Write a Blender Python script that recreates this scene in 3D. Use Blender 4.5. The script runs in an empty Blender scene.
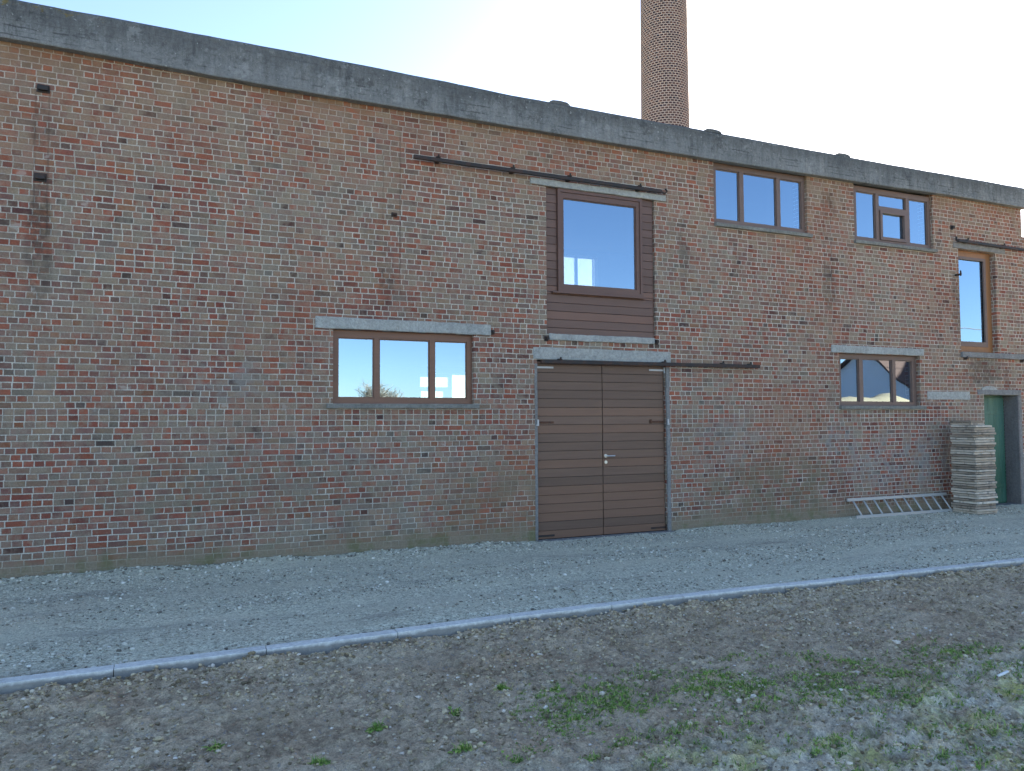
import bpy, bmesh, math, random
from mathutils import Vector, Matrix, noise
random.seed(7)
SC = bpy.context.scene
COL = SC.collection
R = math.radians

# ---------------------------------------------------------------- tagging
def tag(o, label=None, cat=None, group=None, kind=None):
    if label: o['label'] = label
    if cat: o['category'] = cat
    if group: o['group'] = group
    if kind: o['kind'] = kind
    return o

def empty(name, loc=(0, 0, 0)):
    o = bpy.data.objects.new(name, None)
    o.location = loc
    o.empty_display_size = .2
    COL.objects.link(o)
    return o

# ---------------------------------------------------------------- mesh builder
class MB:
    def __init__(self):
        self.v = []; self.f = []
    def add(self, vs, fs):
        n = len(self.v)
        self.v += [tuple(p) for p in vs]
        self.f += [tuple(i + n for i in f) for f in fs]
        return self
    def quad(self, a, b, c, d):
        return self.add([a, b, c, d], [(0, 1, 2, 3)])
    def box(self, x0, x1, y0, y1, z0, z1):
        return self.add([(x0, y0, z0), (x1, y0, z0), (x1, y1, z0), (x0, y1, z0),
                         (x0, y0, z1), (x1, y0, z1), (x1, y1, z1), (x0, y1, z1)],
                        [(0, 3, 2, 1), (4, 5, 6, 7), (0, 1, 5, 4), (1, 2, 6, 5), (2, 3, 7, 6), (3, 0, 4, 7)])
    def tube(self, pts, r, n=8, cap=True):
        pts = [Vector(p) for p in pts]; rings = []
        for i, p in enumerate(pts):
            d = (pts[min(i + 1, len(pts) - 1)] - pts[max(i - 1, 0)]).normalized()
            a = d.orthogonal().normalized() if i == 0 else (pa - d * pa.dot(d)).normalized()
            pa = a; b = d.cross(a)
            rr = r[i] if isinstance(r, (list, tuple)) else r
            rings.append([p + (a * math.cos(2 * math.pi * k / n) + b * math.sin(2 * math.pi * k / n)) * rr for k in range(n)])
        vs = [q for ring in rings for q in ring]; fs = []
        for i in range(len(rings) - 1):
            for k in range(n):
                fs.append((i * n + k, i * n + (k + 1) % n, (i + 1) * n + (k + 1) % n, (i + 1) * n + k))
        if cap:
            fs.append(tuple(reversed(range(n)))); fs.append(tuple((len(rings) - 1) * n + k for k in range(n)))
        return self.add(vs, fs)
    def build(self, name, m, parent=None, bevel=0, smooth=False, seg=2, loc=None):
        me = bpy.data.meshes.new(name)
        me.from_pydata(self.v, [], self.f)
        if bevel:
            bm = bmesh.new(); bm.from_mesh(me)
            bmesh.ops.remove_doubles(bm, verts=bm.verts, dist=1e-5)
            bmesh.ops.bevel(bm, geom=bm.edges[:], offset=bevel, segments=seg, affect='EDGES', profile=.5)
            bm.to_mesh(me); bm.free()
        if smooth:
            for p in me.polygons: p.use_smooth = True
        me.update()
        me.materials.append(m)
        o = bpy.data.objects.new(name, me)
        COL.objects.link(o)
        if loc: o.location = loc
        if parent: o.parent = parent
        return o

def wobble(o, amp, scale, seed=0, sub=0):
    """break straight edges: subdivide and push along noise"""
    me = o.data
    if sub:
        bm = bmesh.new(); bm.from_mesh(me)
        for _ in range(sub):
            long_e = [e for e in bm.edges if e.calc_length() > .09]
            if not long_e: break
            bmesh.ops.subdivide_edges(bm, edges=long_e, cuts=1, use_grid_fill=True)
        bm.to_mesh(me); bm.free()
    s = Vector((seed * 3.1, seed * 1.7, seed * .9))
    for v in me.vertices:
        v.co += noise.noise_vector(v.co * scale + s) * amp
    me.update()
    return o

# ---------------------------------------------------------------- node helper
class S:
    """a socket with arithmetic"""
    def __init__(s, g, out): s.g = g; s.o = out
    def _m(s, op, *a, clamp=False): return s.g.math(op, s, *a, clamp=clamp)
    def __add__(s, b): return s._m('ADD', b)
    __radd__ = __add__
    def __sub__(s, b): return s._m('SUBTRACT', b)
    def __rsub__(s, b): return s.g.math('SUBTRACT', b, s)
    def __mul__(s, b): return s._m('MULTIPLY', b)
    __rmul__ = __mul__
    def __truediv__(s, b): return s._m('DIVIDE', b)
    def floor(s): return s._m('FLOOR')
    def fract(s): return s._m('FRACT')
    def min(s, b): return s._m('MINIMUM', b)
    def max(s, b): return s._m('MAXIMUM', b)
    def abs(s): return s._m('ABSOLUTE')
    def lt(s, b): return s._m('LESS_THAN', b)
    def gt(s, b): return s._m('GREATER_THAN', b)
    def pow(s, b): return s._m('POWER', b)
    def step(s, a, b): return s.g.smooth(s, a, b)

class G:
    def __init__(self, name):
        self.m = bpy.data.materials.new(name); self.m.use_nodes = True
        self.t = self.m.node_tree; self.t.nodes.clear()
        self.out = self.n('ShaderNodeOutputMaterial')
    def n(self, ty, **kw):
        nd = self.t.nodes.new(ty)
        for k, v in kw.items(): setattr(nd, k, v)
        return nd
    def put(self, inp, v):
        if isinstance(v, S): self.t.links.new(v.o, inp)
        elif hasattr(v, 'links') and hasattr(v, 'is_output'): self.t.links.new(v, inp)
        else:
            if isinstance(v, (tuple, list)) and len(v) == 3 and inp.type == 'RGBA': v = (*v, 1)
            inp.default_value = v
    def math(self, op, *a, clamp=False):
        nd = self.n('ShaderNodeMath', operation=op, use_clamp=clamp)
        for i, x in enumerate(a): self.put(nd.inputs[i], x)
        return S(self, nd.outputs[0])
    def smooth(self, x, a, b):
        nd = self.n('ShaderNodeMapRange', interpolation_type='SMOOTHSTEP', clamp=True)
        self.put(nd.inputs[0], x); self.put(nd.inputs[1], a); self.put(nd.inputs[2], b)
        return S(self, nd.outputs[0])
    def coord(self, which='Object'):
        return self.n('ShaderNodeTexCoord').outputs[which]
    def xyz(self, v):
        nd = self.n('ShaderNodeSeparateXYZ'); self.put(nd.inputs[0], v)
        return [S(self, nd.outputs[i]) for i in range(3)]
    def vec(self, x, y, z=0.0):
        nd = self.n('ShaderNodeCombineXYZ')
        for i, q in enumerate((x, y, z)): self.put(nd.inputs[i], q)
        return nd.outputs[0]
    def noise(self, v, scale, detail=3, rough=.55, col=False, dim='3D'):
        nd = self.n('ShaderNodeTexNoise', noise_dimensions=dim)
        self.put(nd.inputs['Vector'], v); nd.inputs['Scale'].default_value = scale
        nd.inputs['Detail'].default_value = detail; nd.inputs['Roughness'].default_value = rough
        return nd.outputs['Color'] if col else S(self, nd.outputs[0])
    def cn(self, v, scale, detail=3, rough=.6, k=2.2):
        return ((self.noise(v, scale, detail, rough) - .5) * k + .5).max(0.0).min(1.0)
    def voro(self, v, scale, feat='F1', out='Distance'):
        nd = self.n('ShaderNodeTexVoronoi', feature=feat)
        self.put(nd.inputs['Vector'], v); nd.inputs['Scale'].default_value = scale
        o = nd.outputs[out]
        return S(self, o) if out == 'Distance' else o
    def white(self, v):
        nd = self.n('ShaderNodeTexWhiteNoise', noise_dimensions='3D'); self.put(nd.inputs['Vector'], v)
        return S(self, nd.outputs['Value']), nd.outputs['Color']
    def ramp(self, f, stops, interp='LINEAR'):
        nd = self.n('ShaderNodeValToRGB'); cr = nd.color_ramp; cr.interpolation = interp
        while len(cr.elements) < len(stops): cr.elements.new(.5)
        for e, (p, c) in zip(cr.elements, stops):
            e.position = p; e.color = (*c, 1) if len(c) == 3 else c
        self.put(nd.inputs[0], f)
        return nd.outputs[0]
    def mix(self, f, a, b, mode='MIX'):
        nd = self.n('ShaderNodeMix', data_type='RGBA', blend_type=mode, clamp_factor=True)
        self.put(nd.inputs[0], f); self.put(nd.inputs[6], a); self.put(nd.inputs[7], b)
        return nd.outputs[2]
    def mul(self, c, s):
        """scale a colour by a scalar"""
        nd = self.n('ShaderNodeVectorMath', operation='SCALE'); self.put(nd.inputs[0], c); self.put(nd.inputs['Scale'], s)
        return nd.outputs[0]
    def bump(self, h, dist=.005, strength=1.0, normal=None):
        nd = self.n('ShaderNodeBump'); self.put(nd.inputs['Height'], h)
        nd.inputs['Distance'].default_value = dist; nd.inputs['Strength'].default_value = strength
        if normal is not None: self.put(nd.inputs['Normal'], normal)
        return nd.outputs[0]
    def done(self, col, rough=.9, normal=None, spec=.3, metal=0.0):
        b = self.n('ShaderNodeBsdfPrincipled')
        self.put(b.inputs['Base Color'], col); self.put(b.inputs['Roughness'], rough)
        b.inputs['Specular IOR Level'].default_value = spec; b.inputs['Metallic'].default_value = metal
        if normal is not None: self.put(b.inputs['Normal'], normal)
        self.t.links.new(b.outputs[0], self.out.inputs[0])
        return self.m

# ---------------------------------------------------------------- materials
COURSE = .0712
def ellipse(g, u, z, cu, cz, ru, rz, a=1.0, b=.2):
    """soft spot: 1 inside, 0 outside"""
    return (((u - cu) / ru).pow(2) + ((z - cz) / rz).pow(2)).step(a, b)

def brick_core(g, u, z, P, stretch=.2, head=.102, headers_only=False, grimy=1.0):
    """bricks in English bond; returns colour, height"""
    wz = z + (g.noise(P, 1.3, 1) - .5) * .018 + (g.noise(P, 9, 1) - .5) * .004
    row = (wz / COURSE).floor()
    fv = (wz / COURSE).fract()
    par = row - (row / 2).floor() * 2
    rj, _ = g.white(g.vec(row, 3.7, 1.1))
    wu = u + (g.noise(P, 14, 1) - .5) * .010 + (g.noise(P, 2.0, 2) - .5) * .025 + rj * .075
    if headers_only:
        c = wu / head + par * .5
        col = c.floor(); fu = c.fract(); bw = head
        dh = fu.min(1 - fu) * head
    else:
        par = g.math('MULTIPLY', par, 1.0)
        odd, _ = g.white(g.vec(row, 9.1, 4.2))
        par = (par + odd.gt(.93)).min(1.0)
        bw = stretch + par * (head - stretch)
        c = wu / bw + par * .25
        col = c.floor(); fu = c.fract()
        # some stretchers are really two headers
        sp, _ = g.white(g.vec(col, row, 17.0))
        split = sp.lt(.13) * (1 - par)
        f2 = (fu * 2).fract()
        fu2 = fu + split * (f2 - fu)
        bw2 = bw * (1 - split * .5)
        col = col + split * (fu * 2).floor() * .5
        dh = fu2.min(1 - fu2) * bw2
    dv = fv.min(1 - fv) * COURSE
    edge = dh.min(dv)
    chip = (g.noise(P, 55, 2) - .5) * .009
    r1, rc = g.white(g.vec(col, row, .3))
    r2, _ = g.white(g.vec(col, row, 5.3))
    r3, _ = g.white(g.vec(col, row, 8.8))
    brick = (edge + chip + (r3 - .5) * .003).step(.0030, .0085)       # 0 mortar .. 1 brick face
    # palette shifts slowly over the wall
    zone = (g.noise(P, .6, 4, .6) - .5) * 1.6 + (g.noise(P, 2.3, 2) - .5) * .45
    k = (r1 * .72 + .13 + zone).max(0.0).min(1.0)
    colr = g.ramp(k, [(0.0, (.165, .080, .068)), (.14, (.270, .088, .062)), (.30, (.350, .118, .070)), (.42, (.300, .122, .084)),
                      (.54, (.235, .126, .104)), (.66, (.275, .170, .122)), (.77, (.320, .225, .150)),
                      (.88, (.235, .172, .138)), (1.0, (.255, .210, .165))])
    rare, _ = g.white(g.vec(col, row, 31.0))
    colr = g.mix(rare.lt(.028) * .75, colr, (.050, .036, .038))
    colr = g.mix(rare.gt(.965) * .8, colr, (.31, .14, .075))
    colr = g.mix((rare - .5).abs().lt(.02) * .6, colr, (.135, .138, .118))
    grain = g.cn(P, 38, 4, .7); blot = g.cn(P, 12, 3, .65); pit = g.cn(P, 90, 2, .6)
    colr = g.mul(colr, .42 + grain * .32 + r2 * .30 + pit * .18)
    colr = g.mix(blot.step(.50, .95) * .45, colr, (.225, .180, .130))
    mort = g.mix(g.cn(P, 5, 4), (.42, .385, .32), (.74, .69, .60))
    mort = g.mul(mort, .66 + g.cn(P, 70, 2) * .55)
    # mortar washed over the bricks
    sm = g.noise(P, 1.5, 4, .65) * .50 + g.noise(P, 6.5, 4, .72) * .50 + (r3 - .5) * .16
    smear = sm.step(.45, .60)
    wash = g.mix(g.cn(P, 3, 3), (.340, .252, .190), (.285, .268, .195))
    wash = g.mix(r2.gt(.6) * .5, wash, (.25, .205, .165))
    wash = g.mul(wash, .60 + grain * .42 + pit * .34)
    colr = g.mix(smear * (.22 + .34 * grimy), colr, wash)
    mort = g.mix(smear * .42, mort, g.mul(wash, 1.12))
    dirty = g.cn(P, .45, 4, .6, 2.6).step(.45, .8)
    mort = g.mix(dirty * .20, mort, (.20, .165, .13))
    out = g.mix(brick, mort, colr)
    h = brick * .75 + grain * .35 + pit * .2 + blot * .15 - smear * brick * .25
    return out, h

def mat_brick():
    g = G('brick_masonry'); P = g.coord(); x, y, z = g.xyz(P)
    u = x + y
    col, h = brick_core(g, u, z, P)
    n1 = g.noise(P, 3.0, 4, .6); n2 = g.noise(P, 14, 3, .6)
    # joints of old posts: fine dark vertical cracks
    cr = 0
    for cx, z0, z1, w in ((-1.46, 3.9, 5.6, .008), (-1.33, 3.6, 5.7, .008), (2.47, 3.4, 5.6, .004), (2.70, 3.3, 5.65, .008), (10.20, 4.0, 5.75, .008), (10.36, 3.9, 5.75, .009)):
        jag = (g.noise(P, 12, 1) - .5) * .03
        cr = ((u - cx + jag).abs().step(w + .006, w)) * z.step(z0, z0 + .3) * (1 - z.step(z1 - .2, z1)) * (n1.step(.36, .55)) + cr
    col = g.mix(cr * .45, col, (.06, .045, .04))
    # rust and soot runs below the old iron fixings
    st = 0
    for cx, cz, ru, rz in ((-1.40, 3.6, .17, .85), (-1.40, 4.0, .13, .5), (-1.42, 5.0, .1, .35), (2.52, 3.62, .14, .5), (10.30, 3.9, .20, .6), (10.32, 5.35, .2, .3), (7.25, 4.3, .10, .7), (-1.9, 2.0, .25, .8), (13.5, 3.8, .16, .9), (14.3, 2.62, .75, .28), (14.1, 2.55, .5, .3), (14.9, 2.3, .12, .5)):
        st = ellipse(g, u, z, cx, cz, ru, rz) + st
    st = st * (n1 * .5 + n2 * .5).step(.38, .62)
    col = g.mix(st.min(1.0) * .52, col, (.032, .027, .024))
    lime = g.cn(P, 4.6, 3, .6).step(.80, .93) * g.cn(P, .5, 2).step(.4, .7)
    col = g.mix(lime * .5, col, (.46, .43, .38))
    soot = g.cn(P, .8, 5, .65, 2.2).step(.66, .95)
    col = g.mix(soot * .30, col, (.11, .085, .072))
    warm = g.cn(P, .35, 3, .5, 2.2)
    col = g.mix((warm.step(.45, .95) * .20 + z.step(4.2, 5.6) * .14).min(.3), col, (.36, .17, .085))
    # orange dust under the coping, pale toothing strip by the post joint
    col = g.mix(z.step(5.35, 5.8) * n1.step(.4, .65) * .45, col, (.20, .105, .052))
    pale = (u - 2.56).abs().step(.17, .08) * z.step(3.9, 4.4) * n2.step(.4, .6)
    col = g.mix(pale * .35, col, (.26, .20, .14))
    # patched, washed areas and salts in the right-hand bay
    ef = ellipse(g, u, z, 11.9, .95, 1.7, .6) + ellipse(g, u, z, 10.4, 1.3, .5, .35) + ellipse(g, u, z, 8.2, 1.3, 1.0, .6) * .5 + ellipse(g, u, z, 1.5, 1.15, 1.8, .5) * .35 + ellipse(g, u, z, .6, 2.2, .5, .35) * .7
    ef = ef * (n1 * .6 + g.noise(P, 6, 4, .7) * .4).step(.44, .60)
    col = g.mix(ef * .58, col, (.27, .262, .25))
    mud = ellipse(g, u, z, 9.0, .5, 1.9, .75) + ellipse(g, u, z, 4.2, .5, 1.2, .8) * .7 + ellipse(g, u, z, .8, .9, 2.4, .5) * .5
    col = g.mix(mud * (n1).step(.36, .6) * .55, col, (.165, .138, .082))
    # splashed plinth with moss
    hgt = z + (g.noise(P, 2.2, 3) - .5) * .34 + (n2 - .5) * .1
    base = (1 - hgt.step(.06, .36))
    moss = g.mix(g.cn(P, 4, 4).step(.45, .85), (.225, .185, .130), (.150, .145, .078))
    moss = g.mul(moss, .65 + g.noise(P, 40, 3) * .7)
    col = g.mix(base * .93, col, moss)
    hh = h * (1 - base * .75)
    return g.done(col, .92, g.bump(hh, .013, 1.0), .2)

def mat_chimney_brick():
    g = G('chimney_brick'); P = g.coord(); x, y, z = g.xyz(P)
    a = g.math('ARCTAN2', y, x)
    u = a * .70
    wz = z
    row = (wz / COURSE).floor(); fv = (wz / COURSE).fract()
    par = row - (row / 2).floor() * 2
    hw = 2 * math.pi * .70 / 40
    c = u / hw + par * .5
    fu = c.fract(); colm = c.floor()
    edge = (fu.min(1 - fu) * hw).min(fv.min(1 - fv) * COURSE) + (g.noise(P, 30, 2) - .5) * .010
    b = edge.step(.008, .0165)
    r1, _ = g.white(g.vec(colm, row, 2.2))
    k = r1 + (g.noise(P, .9, 2) - .5) * .4
    colr = g.ramp(k, [(0, (.030, .020, .026)), (.4, (.060, .032, .034)), (.65, (.105, .046, .038)), (.85, (.075, .045, .042)), (1, (.15, .07, .05))])
    colr = g.mul(colr, .7 + g.noise(P, 20, 3) * .6)
    mort = g.mix(g.noise(P, 3, 2), (.38, .275, .21), (.55, .42, .33))
    return g.done(g.mix(b, mort, colr), .92, g.bump(b + g.noise(P, 30, 3) * .4, .012, .9), .2)

def mat_concrete(name, c0, c1, streak=.5, lichen=False, dirt=.4):
    g = G(name); P = g.coord(); x, y, z = g.xyz(P)
    n = g.cn(P, 3, 5, .65, 1.8); f = g.cn(P, 26, 5, .75, 2.2); ff = g.cn(P, 110, 2, .6, 2.0)
    col = g.mix(n, c0, c1)
    vs = g.cn(g.vec(x * 10, y * 10, z * .8), 1, 5, .7, 2.0)
    col = g.mul(col, 1 + (vs - .5) * streak)
    col = g.mul(col, .50 + f * .62 + ff * .38)
    bl = g.cn(P, 6, 5, .75, 2.4).step(.55, .95)
    col = g.mix(bl * dirt, col, tuple(q * .40 for q in c0))
    pores = g.voro(P, 46).step(.16, .07)
    col = g.mix(pores * .6 * f.step(.45, .7), col, (.03, .03, .03))
    if lichen:
        # board marks of the shuttering
        bz = ((z + (g.noise(P, .8, 1) - .5) * .03) / .115).fract()
        bd = bz.min(1 - bz).step(.06, .015)
        col = g.mix(bd * .30 * g.noise(P, 5, 2).step(.35, .6), col, (.035, .037, .036))
        # mould growing down from the top edge, paler foot
        dz = z + (g.noise(g.vec(x * 5, y * 5, z), 1, 4, .7) - .5) * .38
        col = g.mix(dz.step(5.98, 6.22) * .45, col, (.055, .057, .056))
        grime = g.cn(g.vec(x * 16, y * 16, z * 4.0), 1, 6, .78, 2.8).step(.45, .95) * g.cn(P, .7, 3, .6, 2.4)
        col = g.mix(grime * .75, col, (.045, .046, .046))
        col = g.mix((1 - dz.step(5.84, 5.98)) * .35, col, (.23, .235, .23))
        # orange and yellow lichen at the left end near the top
        lk = (1 - x.step(-2.2, 3.0)) * .17 + z.step(6.05, 6.32) * .22
        ll = (g.noise(P, 9, 5, .75) + lk - .28).step(.62, .70)
        col = g.mix(ll * .85, col, g.mix(g.noise(P, 14, 2), (.20, .135, .03), (.15, .13, .06)))
        hz = (z + (g.noise(P, 2.5, 4) - .5) * .05)
        crk = ((hz - 6.03).abs().step(.012, .003) + (hz - 5.93).abs().step(.010, .003)) * g.cn(P, 1.8, 4, .7).step(.5, .75)
        col = g.mix(crk * .6, col, (.03, .03, .03))
        blk = g.cn(P, 2.2, 6, .78, 2.6).step(.62, .92)
        col = g.mix(blk * .6, col, (.042, .044, .044))
        gry = g.cn(P, 3.1, 6, .78, 2.6).step(.70, .95)
        col = g.mix(gry * .5, col, (.30, .31, .30))
        wl = g.cn(P, 17, 3, .6).step(.86, .93)
        col = g.mix(wl * .7, col, (.33, .34, .33))
    return g.done(col, .93, g.bump(f * .6 + n * .6 + ff * .3 - pores * .6, .010, .8), .2)

def mat_kerb():
    g = G('kerb_concrete'); P = g.coord(); x, y, z = g.xyz(P)
    f = g.cn(P, 30, 4, .7); n = g.cn(P, 2.2, 4, .6)
    col = g.mul(g.mix(n, (.60, .605, .57), (.76, .765, .72)), .72 + f * .4)
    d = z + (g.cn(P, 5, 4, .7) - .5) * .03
    col = g.mix((1 - d.step(-.012, .014)) * .75, col, (.19, .175, .15))       # front-face shade painted in as a darker, soil-toned lower band
    col = g.mix(g.cn(P, 9, 4, .7).step(.72, .95) * .5, col, (.24, .22, .19))
    return g.done(col, .9, g.bump(f, .004, .7), .2)

def mat_wood(name, base, orange=0.0, plank=None, rough=.5, axis='x'):
    """varnished hardwood; plank = board height, grain runs along x unless axis says z"""
    g = G(name); P = g.coord(); x, y, z = g.xyz(P)
    al, ac = (x, z) if axis == 'x' else (z, x)
    gr = g.noise(g.vec(al * 2.2, y * 30, ac * 46), 1, 4, .65)
    big = g.noise(g.vec(al * .7, y * 6, ac * 7), 1, 3, .5)
    col = g.mul(base, .66 + gr * .42 + big * .30)
    h = gr * .3
    if plank:
        row = ((z + .002) / plank).floor()
        r, _ = g.white(g.vec(row, (x + 50).floor() * 0 + 1.0, 7.7))
        col = g.mul(col, .82 + r * .36)
        col = g.mix(r.gt(.72) * .35, col, tuple(q * s for q, s in zip(base, (1.25, 1.0, .8))))
    return g.done(col, rough, g.bump(h, .002, .6), .35)

def mat_plain(name, c, rough=.6, metal=0.0, var=.4, sc=12, rust=None, spec=.4):
    g = G(name); P = g.coord()
    n = g.noise(P, sc, 4, .65); f = g.noise(P, sc * 7, 2)
    col = g.mul(c, 1 - var * .5 + n * var * .7 + f * var * .3)
    if rust: col = g.mix(n.step(.45, .62), col, rust)
    return g.done(col, rough, g.bump(n + f * .5, .002, .5), spec, metal)

def mat_glass():
    g = G('window_glass'); P = g.coord()
    wv = g.noise(P, 1.1, 1) * 1.0
    nrm = g.bump(wv, .0035, .5)
    gl = g.n('ShaderNodeBsdfGlossy'); gl.inputs['Roughness'].default_value = 0.0
    gl.inputs['Color'].default_value = (.58, .79, 1, 1); g.put(gl.inputs['Normal'], nrm)
    tr = g.n('ShaderNodeBsdfTransparent'); tr.inputs['Color'].default_value = (.72, .76, .75, 1)
    lw = g.n('ShaderNodeFresnel'); lw.inputs['IOR'].default_value = 1.5
    fac = S(g, lw.outputs[0]) * 1.6 + .37
    mx = g.n('ShaderNodeMixShader')
    g.put(mx.inputs[0], fac.min(1.0))
    g.t.links.new(tr.outputs[0], mx.inputs[1]); g.t.links.new(gl.outputs[0], mx.inputs[2])
    g.t.links.new(mx.outputs[0], g.out.inputs[0])
    return g.m

def mat_gravel():
    g = G('crushed_gravel'); P = g.coord(); x, y, z = g.xyz(P)
    v = g.voro(P, 42); vc = g.voro(P, 42, out='Color'); v2 = g.voro(P, 95); vc2 = g.voro(P, 95, out='Color')
    cr, cg, cb = g.xyz(vc); dr, dg, db = g.xyz(vc2)
    col = g.ramp(cr * .45 + dr * .55, [(0, (.12, .115, .10)), (.25, (.35, .345, .26)), (.6, (.59, .58, .445)), (1, (.86, .85, .68))])
    trk = g.cn(g.vec(x * .25, y * 2.6, 0), 1, 5, .65, 2.0)
    pat = g.cn(P, .9, 5, .65, 2.0)
    fine = g.cn(P, 34, 4, .75)
    dust = (trk * .6 + pat * .4).step(.40, .75)
    col = g.mix(dust * .75, col, g.mix(fine, (.465, .45, .335), (.72, .70, .535)))
    tan = (1 - x.step(-2.5, 2.0)) * g.cn(P, .7, 4, .6).step(.25, .8) * (y * -1).step(.9, 1.8)
    col = g.mix(tan * .5, col, g.mix(fine, (.50, .41, .30), (.68, .57, .43)))
    rut = ((y + 1.15 + (g.noise(g.vec(x * .5, 0, 0), 1, 2) - .5) * .3).abs().step(.28, .10) + (y + 2.65 + (g.noise(g.vec(x * .5, 3, 0), 1, 2) - .5) * .3).abs().step(.30, .10)) * g.cn(g.vec(x * .6, y * 5, 2), 1, 4, .65).step(.3, .7)
    col = g.mix(rut * .5, col, g.mul((.62, .605, .47), .55 + fine * .6))
    wet = g.cn(g.vec(x * .5, y * 2.4, 4), 1, 5, .7, 2.2).step(.58, .95)
    col = g.mix(wet * .55, col, (.22, .20, .175))
    return g.done(col, .95, g.bump((1 - v) * .7 + (1 - v2) * .35 + fine * .3, .012, .8), .2)

def mat_soil():
    g = G('bare_soil'); P = g.coord(); x, y, z = g.xyz(P)
    n = g.cn(P, 1.0, 5, .62, 2.0); m = g.cn(P, 4.5, 5, .7, 2.0); f = g.cn(P, 30, 5, .75, 2.0); ff = g.cn(P, 95, 3, .7, 2.0)
    col = g.mix(n, (.41, .315, .205), (.56, .46, .325))
    col = g.mix(m.step(.45, .95) * .5, col, (.22, .160, .10))
    red = g.cn(P, 1.4, 4, .6).step(.6, .95)
    col = g.mix(red * .45, col, (.52, .35, .215))
    dry = g.cn(g.vec(x * .6, y * 1.6, 3), 1, 5, .65).step(.55, .9)
    col = g.mix(dry * .5, col, (.64, .565, .40))
    # dried pale silt and yellowish algae where the puddles stood, towards the right foreground
    reg = (y * -1 + x * .10 + (g.noise(P, .8, 3) - .5) * 1.4).step(6.2, 6.9)
    lay = g.cn(g.vec(x * 1.4 + y * .8, y * 4.6 - x * .9, 0), 1, 5, .68, 2.2)
    silt = reg * (lay * .55 + m * .45).step(.28, .62)
    col = g.mix(silt * .75, col, g.mix(m, (.56, .51, .375), (.86, .81, .63)))
    alg = reg * g.cn(P, 2.1, 5, .65, 2.2).step(.42, .85)
    col = g.mix(alg * .85, col, (.54, .52, .17))
    pit = reg * (1 - lay.step(.18, .40)) * g.cn(P, 7, 4, .7).step(.35, .7)
    col = g.mix(pit * .55, col, (.10, .082, .066))
    mossy = (y * -1 + x * .06 + (g.noise(P, .9, 3) - .5) * 1.4).step(5.6, 6.1) * g.cn(P, 3.4, 5, .7).step(.58, .92)
    col = g.mix(mossy * .55, col, (.105, .125, .045))
    col = g.mul(col, .27 + f * .95 + ff * .80)
    cl = g.voro(P, 19); col = g.mix((cl + (f - .5) * .25).step(.42, .66) * m.step(.2, .8) * .46, col, (.16, .115, .078))  # dark cell rims paint shade into the crevices between clods
    peb = g.voro(P, 34); pc = g.xyz(g.voro(P, 34, out='Color'))[0]
    pk = peb.step(.36, .22) * pc.gt(.66)
    col = g.mix(pk * .75, col, g.mul((.34, .31, .27), .4 + pc))
    far = (y * -1).step(12.0, 16.0) + (x.abs()).step(40, 60)
    col = g.mix(far.min(1.0), col, g.mix(n, (.20, .175, .13), (.29, .26, .20)))
    fld = (y * -1).step(60.0, 75.0) + y.step(12, 20) + (x.abs()).step(60, 80)
    col = g.mix(fld.min(1.0), col, g.mix(n, (.06, .085, .03), (.11, .115, .05)))
    return g.done(col, .96, g.bump(f * .9 + ff * .5 + m * .5 + pk * .5, .016, .8), .15)

def mat_rock(name, ramp):
    g = G(name); P = g.coord()
    r = g.n('ShaderNodeNewGeometry').outputs['Random Per Island']
    col = g.ramp(S(g, r), ramp)
    col = g.mul(col, .7 + g.noise(P, 70, 2) * .6)
    return g.done(col, .95, None, .2)

def mat_leaf():
    g = G('weed_leaf')
    r = g.n('ShaderNodeNewGeometry').outputs['Random Per Island']
    col = g.ramp(S(g, r), [(0, (.09, .17, .036)), (.5, (.19, .31, .058)), (.8, (.30, .42, .09)), (1, (.50, .43, .19))])
    return g.done(col, .6, None, .3)

def mat_slab():
    g = G('weathered_slab'); P = g.coord()
    oi = g.n('ShaderNodeObjectInfo'); r = S(g, oi.outputs['Random'])
    n = g.noise(P, 7, 5, .7); f = g.noise(P, 60, 3, .7)
    x, y, z = g.xyz(P)
    col = g.ramp(r, [(0, (.22, .178, .135)), (.35, (.34, .285, .225)), (.7, (.46, .395, .315)), (1, (.60, .54, .45))])
    col = g.mul(col, .45 + n * .7 + f * .4)
    col = g.mix(g.noise(g.vec(x, y, r * 40), 5, 4, .7).step(.52, .66) * .55, col, (.075, .068, .058))
    return g.done(col, .95, g.bump(n + f, .006, .8), .15)

def mat_green():
    g = G('green_paint'); P = g.coord(); x, y, z = g.xyz(P)
    n = g.noise(g.vec(x * 6, y, z * 1.2), 1, 5, .65); f = g.noise(P, 40, 3)
    col = g.mix(n.step(.3, .7), (.032, .100, .066), (.075, .170, .122))
    col = g.mix(z.step(.9, 2.0) * .4, col, (.13, .22, .19))
    col = g.mul(col, .75 + f * .45)
    col = g.mix(g.noise(P, 9, 4, .7).step(.62, .72) * .5, col, (.10, .075, .055))
    return g.done(col, .55, g.bump(n + f * .4, .003, .6), .3)

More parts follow.
